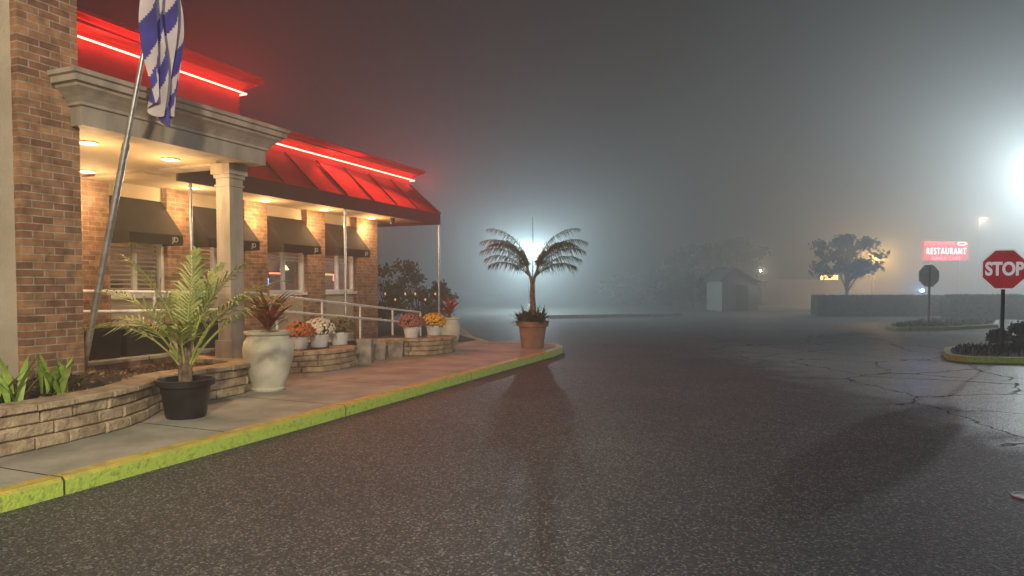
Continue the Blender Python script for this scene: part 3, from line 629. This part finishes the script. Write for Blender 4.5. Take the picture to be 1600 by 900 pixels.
# ================= right side: stop signs, islands
def island(pts,lab,ng=2200):
    T=MB(); n=len(pts); c=sum((Vector(p) for p in pts),Vector((0,0)))/n; ins=[c+(Vector(p)-c)*(1-.15/((Vector(p)-c).length)) for p in pts]
    for i in range(n):
        j=(i+1)%n; a,b=Vector(pts[i]),Vector(pts[j]); A,B=ins[i],ins[j]
        T.poly([(a.x,a.y,0),(b.x,b.y,0),(b.x,b.y,.11),(a.x,a.y,.11)]); T.poly([(a.x,a.y,.11),(b.x,b.y,.11),(B.x,B.y,.11),(A.x,A.y,.11)])
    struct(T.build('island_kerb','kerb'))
    G=MB(); G.poly([(q.x,q.y,.106) for q in ins]); struct(G.build('island_ground','grass'))
    G=MB(); rg=random.Random(n)
    for _ in range(ng):
        a=rg.random()*6.283; k=rg.random()**.5; i=int(a/6.283*n); q=ins[i].lerp(ins[(i+1)%n],rg.random()); q=c+(q-c)*k*.98
        strap(G,(q.x,q.y,.106),rg.random()*6.28,rg.uniform(.8,1.5),rg.uniform(.05,.14),.012,.6,rg)
    o=G.build('grass','grass'); tag(o,lab,'grass',kind='stuff')
def g(x,y): q=PZ(x,y,0); return (q.x,q.y)
isl=[g(1474,556),g(1480,562),g(1510,566),g(1600,568),(17,12.8),(20,14),(20,18),(15,18.5),g(1540,545),g(1488,548),g(1476,551)]
island(isl,'short rough grass on the kerbed island under the stop sign')
isl2=[g(1383,513),g(1400,517),g(1480,516),g(1560,512),g(1560,504),g(1500,501),g(1430,503)]
island(isl2,'short rough grass on the farther kerbed island')
def octa(c,r,xd,zd,nn,d0,d1,mb,mi=0):
    P=[c+xd*math.cos(math.pi/8+k*math.pi/4)*r+zd*math.sin(math.pi/8+k*math.pi/4)*r for k in range(8)]
    A=[q+nn*d0 for q in P]; B=[q+nn*d1 for q in P]; mb.poly(B,mi); mb.poly(A[::-1],mi)
    for k in range(8): mb.poly([A[k],A[(k+1)%8],B[(k+1)%8],B[k]],mi)
def stopsign(base,zc,R_,yaw,face,label,gz):
    T=thing('stop_sign',label,'sign',(base.x,base.y,gz)); xd=Vector((math.cos(yaw),math.sin(yaw),0)); nn=xd.cross(Vector((0,0,1))); zd=Vector((0,0,1)); c=Vector((base.x,base.y,zc))
    mb=MB(); s=.03
    for (a0,a1,b0,b1) in ((-s,s,.012,.020),(-s,-s+.007,-.02,.012),(s-.007,s,-.02,.012)):
        def tf(x,y,z): return Vector((base.x,base.y,0))+xd*x-nn*y+zd*z
        mb.box(a0,a1,b0,b1,gz,zc+R_*.8,tf)
    mb.build('post','post',T)
    mb=MB(); octa(c,R_,xd,zd,nn,.024,.028,mb); mb.build('back_plate','signback',T)
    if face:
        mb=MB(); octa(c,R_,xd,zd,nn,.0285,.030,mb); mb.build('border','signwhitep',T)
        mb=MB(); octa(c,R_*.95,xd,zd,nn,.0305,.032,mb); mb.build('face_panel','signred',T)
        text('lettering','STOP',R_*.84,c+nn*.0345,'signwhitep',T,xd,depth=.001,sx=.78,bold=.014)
        for dz in (.78,-.78):
            mb=MB(); mb.tube([c+nn*.031+zd*R_*dz,c+nn*.038+zd*R_*dz],.010,8); mb.build('bolt','metal',T)
    return T
p=PY(1565,545,14.0)
stopsign(p,PY(1565,421,14.0).z,.44,-.24,True,'red octagonal stop sign facing the camera on the near grass island',.106)
p2=PY(1451,497,25)
stopsign(p2,PY(1451,431,25).z,.43,math.pi+.1,False,'grey back of a stop sign on the farther island',.106)
for i,(x,y,Y,r,lab) in enumerate(((1596,520,16.0,.34,'low dark bush behind the stop sign post'),(1560,525,16.8,.16,'small dark bush left of the stop sign post'))):
    q=PY(x,y,Y); q.z=.11; T=thing('bush',lab,'bush',q); rg=random.Random(i); mb=MB()
    for k in range(4): mb.tube([q,q+Vector((rg.uniform(-.2,.2),rg.uniform(-.2,.2),r))],[.015,.006],5)
    mb.build('stem','trunk',T); mb=MB()
    for k in range(9): cloud(mb,q+Vector((rg.uniform(-.8,.8)*r,rg.uniform(-.6,.6)*r,rg.uniform(.2,1.2)*r)),(.2,.2,.16),80,.06,rg,.1)
    mb.build('foliage','green',T)
q=PZ(1609,777,0); mb=MB(); mb.lathe([(.001,.005),(.09,.005),(.092,.010),(.108,.010),(.112,.003)],q,40); tag(mb.build('utility_cover','iron'),'small round metal utility cover in the asphalt at the right edge','cover')
# ================= far background
mb=MB(); a=PZ(855,498,.0); bq=PZ(1065,494,0)
mb.hexa([(a.x,a.y,0),(bq.x,bq.y,0),(bq.x,bq.y+.3,0),(a.x,a.y+.3,0),(a.x,a.y,.15),(bq.x,bq.y,.15),(bq.x,bq.y+.3,.15),(a.x,a.y+.3,.15)]); struct(mb.build('far_kerb','concrete'))
mb=MB(); mb.poly([(-60,36,.01),(18,37.5,.01),(18,90,.01),(-60,90,.01)]); struct(mb.build('verge','grass'))
for i,(x,y,Y,h,w) in enumerate(((1085,491,44,4.2,4.4),(1145,491,48,4.8,4.8),(1040,492,43,2.6,3.4),(985,492,50,2.2,4.6))):
    q=PY(x,y,Y); q.z=0; tree(q,h,w,['broad foggy tree left of the pale gabled shed','tallest foggy tree standing behind the pale gabled shed','low foggy tree at the left of the dark tree group','faint low tree farthest left in the fog'][i],'dark trees in the fog',i+3,base=.05,n=50,per=110,s=.2)
q=PY(1322,490,38); q.z=0; tree(q,4.4,4.3,'spreading tree behind the clipped hedge near the amber glow','',77,base=.40,n=34,per=75,s=.13)
def hedge(x0,x1,Y,h,lab,sd):
    a=PY(x0,470,Y).x; b=PY(x1,470,Y).x; T=thing('hedge',lab,'hedge',((a+b)/2,Y,0)); rg=random.Random(sd); mb=MB(); mb.box(a,b,Y-.35,Y+.35,.02,h*.9); 
    for _ in range(4200):
        leafquad(mb,Vector((rg.uniform(a,b),Y+rg.choice((-1,1,0,0))*rg.uniform(.3,.42),rg.uniform(.05,h))) if rg.random()<.6 else Vector((rg.uniform(a,b),Y+rg.uniform(-.4,.4),h*rg.uniform(.9,1.04))),.09,rg)
    mb.build('foliage','treeleaf',T)
hedge(1272,1470,33,.95,'long low clipped hedge in front of the spreading tree',1); hedge(1478,1640,31,1.0,'right-hand low hedge behind the farther island',2)
def shed():
    Y=38; a=PY(1128,480,Y).x; b=PY(1184,480,Y).x; T=thing('shed','small pale gabled shed at the edge of the dark trees','shed',((a+b)/2,Y,0)); m=(a+b)/2; h=1.75; ap=2.35
    mb=MB(); f=[(a,Y,0),(b,Y,0),(b,Y,h),(m-.3,Y,ap),(a,Y,h)]; k=[(x,Y+3,z) for x,_,z in f]; mb.poly(f); mb.poly(k[::-1])
    for i in range(5): j=(i+1)%5; mb.poly([f[i],f[j],k[j],k[i]])
    mb.build('wall','house',T); mb=MB()
    for (x0,z0,x1,z1) in ((a-.15,h-.08,m-.3,ap+.03),(m-.3,ap+.03,b+.15,h-.08)): mb.hexa([(x0,Y-.15,z0),(x1,Y-.15,z1),(x1,Y+3.1,z1),(x0,Y+3.1,z0),(x0,Y-.15,z0+.08),(x1,Y-.15,z1+.08),(x1,Y+3.1,z1+.08),(x0,Y+3.1,z0+.08)])
    mb.build('roof','roofd',T); mb=MB(); mb.box(m-.2,m+.45,Y-.03,Y-.002,.02,1.5); mb.build('door','dark',T)
    mb=MB(); lx=b+.08; mb.lathe([(.001,-.07),(.06,-.04),(.06,.04),(.001,.07)],(lx,Y-.12,PY(1190,423,Y).z),10); mb.build('wall_lamp',emis('shed_lamp',(1,.9,.7),60),T,True); light('POINT',(lx+.05,Y-.35,PY(1190,423,Y).z),(1,.85,.6),70,.08)
shed()
def flatb():
    Y=50; a=PY(1190,480,Y).x; b=PY(1300,480,Y).x; z=PY(1200,441,Y).z; T=thing('low_building','low flat-roofed building with glowing orange sign right of the shed','building',((a+b)/2,Y,0))
    mb=MB(); mb.box(a,b+3,Y,Y+6,0,z); mb.build('wall','roofd',T); mb=MB(); mb.box(a-.1,b+3.1,Y-.1,Y+6.1,z+.002,z+.18); mb.build('roof','roofd',T)
    x0=PY(1284,425,Y).x; x1=PY(1312,425,Y).x
    for k in range(6): mb=MB(); xx=x0+(x1-x0)*k/6; mb.box(xx,xx+.14,Y+.1,Y+.16,z+.2,z+.5); mb.build('sign_letter','amber',T)
    for k in range(3): mb=MB(); mb.box(a+.6+k*1.5,a+1.6+k*1.5,Y-.03,Y-.002,.7,1.6); mb.build('window','dark',T)
flatb()
def lamp(loc,zl,label,col,power,r,armx=.0):
    x,y=loc; T=thing('street_lamp',label,'street lamp',(x,y,0)); mb=MB(); mb.tube([(x+armx,y+.0,0),(x+armx,y,zl+.35)],[.09,.06],10); mb.build('pole','post',T,True)
    mb=MB(); mb.lathe([(.001,0),(.2,0),(.2,.3),(.12,.34),(.001,.34)],(x+armx,y,0),16); mb.build('base','stone2',T)
    mb=MB(); mb.tube([(x+armx,y,zl+.33),(x,y,zl+.33)],.04,8) if abs(armx)>0.01 else mb.tube([(x,y+.02,zl+.33),(x,y-.4,zl+.33)],.04,8); mb.build('arm','post',T)
    yy=y if abs(armx)>.01 else y-.5
    mb=MB(); mb.box(x-.28,x+.28,yy-.3,yy+.3,zl+.24,zl+.38); mb.build('lamp_head','post',T)
    light('POINT',(x,yy,zl),col,power,r,T); return T
q=PY(828,393,40); lamp((q.x,40.5),q.z,'parking lot lamp glaring straight behind the potted palm',(.66,.92,1),3600,.14)
lamp((33.0,40.5),8.3,'tall lamp just beyond the right edge of the view',(.76,.94,1),15000,.22,armx=2.0)
q=PY(1370,402,46); lamp((q.x,46.5),q.z,'amber street lamp glowing right of the spreading tree',(1,.55,.12),2000,.12)
q=PY(1537,345,62); lamp((q.x,62.5),q.z,'small distant lamp above and right of the red sign',(1,.9,.65),700,.12)
q=PY(1441,454,36); T=thing('car_led_stand_in','small blue light just above the hedge, standing in for a car LED on a made-up post','light',(q.x,q.y,0)); mb=MB(); mb.tube([(q.x,q.y,0),(q.x,q.y,q.z-.08)],.04,8); mb.build('post','post',T); mb=MB(); mb.lathe([(.001,-.10),(.10,0),(.001,.10)],q,10); mb.build('bulb','blue',T,True); light('POINT',(q.x,q.y+.25,q.z),(.12,.38,1),160,.08)  # stands in for the blue LED of a parked car; post is made up
Y=55; a=PY(1444,377,Y); b=PY(1513,407,Y); T=thing('restaurant_sign','glowing red pylon sign with white RESTAURANT lettering in the fog','sign',((a.x+b.x)/2,Y,0))
mb=MB(); mb.box(a.x,b.x,Y,Y+.3,b.z,a.z); mb.build('cabinet','signpanel',T)
for sx in (a.x+.6,b.x-.6):
    mb=MB(); mb.tube([(sx,Y+.15,0),(sx,Y+.15,b.z)],.1,10); mb.build('post','post',T)
cx=(a.x+b.x)/2; H_=a.z-b.z
text('lettering','RESTAURANT',.72,(cx,Y-.03,b.z+H_*.47),'signwhite',T,(1,0,0),sx=.62,depth=.01,bold=-.006,sp=1.22)
text('lettering','DINER CAFE',.36,(cx,Y-.03,b.z+H_*.11),'signpink',T,(1,0,0),sx=1.05,depth=.01,sp=1.15)
rg=random.Random(5); x=a.x+.15
while x<b.x-1.1:
    h=.24; z=b.z+H_*.81; wl=.16
    mb=MB(); mb.tube([(x,Y-.03,z),(x,Y-.03,z+h),(x+wl*rg.uniform(.5,1),Y-.03,z+h*rg.uniform(.6,1)),(x+wl,Y-.03,z+h*rg.uniform(0,.5))],.02,5); mb.build('letter','signpink',T)
    x+=.30
mb=MB(); mb.tube([(b.x-.9+.35+.35*math.cos(t*.3927),Y-.03,b.z+H_*.87+.12*math.sin(t*.3927)) for t in range(17)],.025,6); mb.build('emblem','signwhite',T)

# ================= lights
def area(loc,target,sx,sy,col,power,spread=math.pi):
    l=bpy.data.lights.new('neon_light','AREA'); l.shape='RECTANGLE'; l.size=sx; l.size_y=sy; l.color=col; l.energy=power; l.spread=spread
    o=bpy.data.objects.new('neon_light',l); C.objects.link(o); o.location=loc
    z=(Vector(loc)-Vector(target)).normalized(); x=Vector((SU,CU,0)); x=(x-z*x.dot(z)).normalized(); y=z.cross(x)
    o.matrix_world=Matrix.Translation(loc)@Matrix((x,y,z)).transposed().to_4x4(); return o
um=(U1+PU)/2; area(W(um,PVv-.12,zn2),W(um-1.5,2,3.2),PU-U1,.03,(1,.03,.02),190)
um=(4+U1)/2; area(W(um,PVv-.12,zn1),W(um-1,2,5.6),U1-4,.03,(1,.03,.02),230)
lo=light('SPOT',(-.5,-5,6.0),(1,.85,.60),5600,.3,spot_size=math.radians(62),spot_blend=.7)
d=(W(5.5,6.9,.6)-Vector((-.5,-5,6.0))); lo.rotation_euler=d.to_track_quat('-Z','Y').to_euler()
light('POINT',(6,-7,8.0),(.86,.94,1),2700,.3)  # unseen cool fill added to brighten the road, not a known lamp
def fogbox(y0,y1,den,nm):
    mb=MB(); mb.box(-90,90,y0,y1,-.5,35); fo=mb.build('fog_air','dark'); struct(fo)
    m=bpy.data.materials.new(nm); m.use_nodes=True; nt=m.node_tree; nt.nodes.remove(nt.nodes['Principled BSDF']); vs=nt.nodes.new('ShaderNodeVolumeScatter')
    vs.inputs['Density'].default_value=den; vs.inputs['Anisotropy'].default_value=.5; vs.inputs['Color'].default_value=(.88,.97,1,1)
    nt.links.new(vs.outputs[0],nt.nodes['Material Output'].inputs['Volume']); fo.data.materials.clear(); fo.data.materials.append(m)
fogbox(-12,17,.012,'thin_fog'); fogbox(17.01,150,.031,'thick_fog')
w=bpy.data.worlds.new('World'); bpy.context.scene.world=w; w.use_nodes=True; bg=w.node_tree.nodes['Background']; bg.inputs[0].default_value=(.5,.7,.8,1); bg.inputs[1].default_value=.016
cd=bpy.data.cameras.new('camera'); cd.lens=F/1600*36; cd.sensor_width=36; cd.shift_y=(PP-450)/1600; cd.clip_end=1000; cd.clip_start=.05
co=bpy.data.objects.new('camera',cd); C.objects.link(co); co.location=(0,0,CZ); co.rotation_euler=(math.radians(90)-PITCH,0,0); bpy.context.scene.camera=co
sc=bpy.context.scene; sc.view_settings.view_transform='Standard'; sc.view_settings.look='None'; sc.view_settings.exposure=0
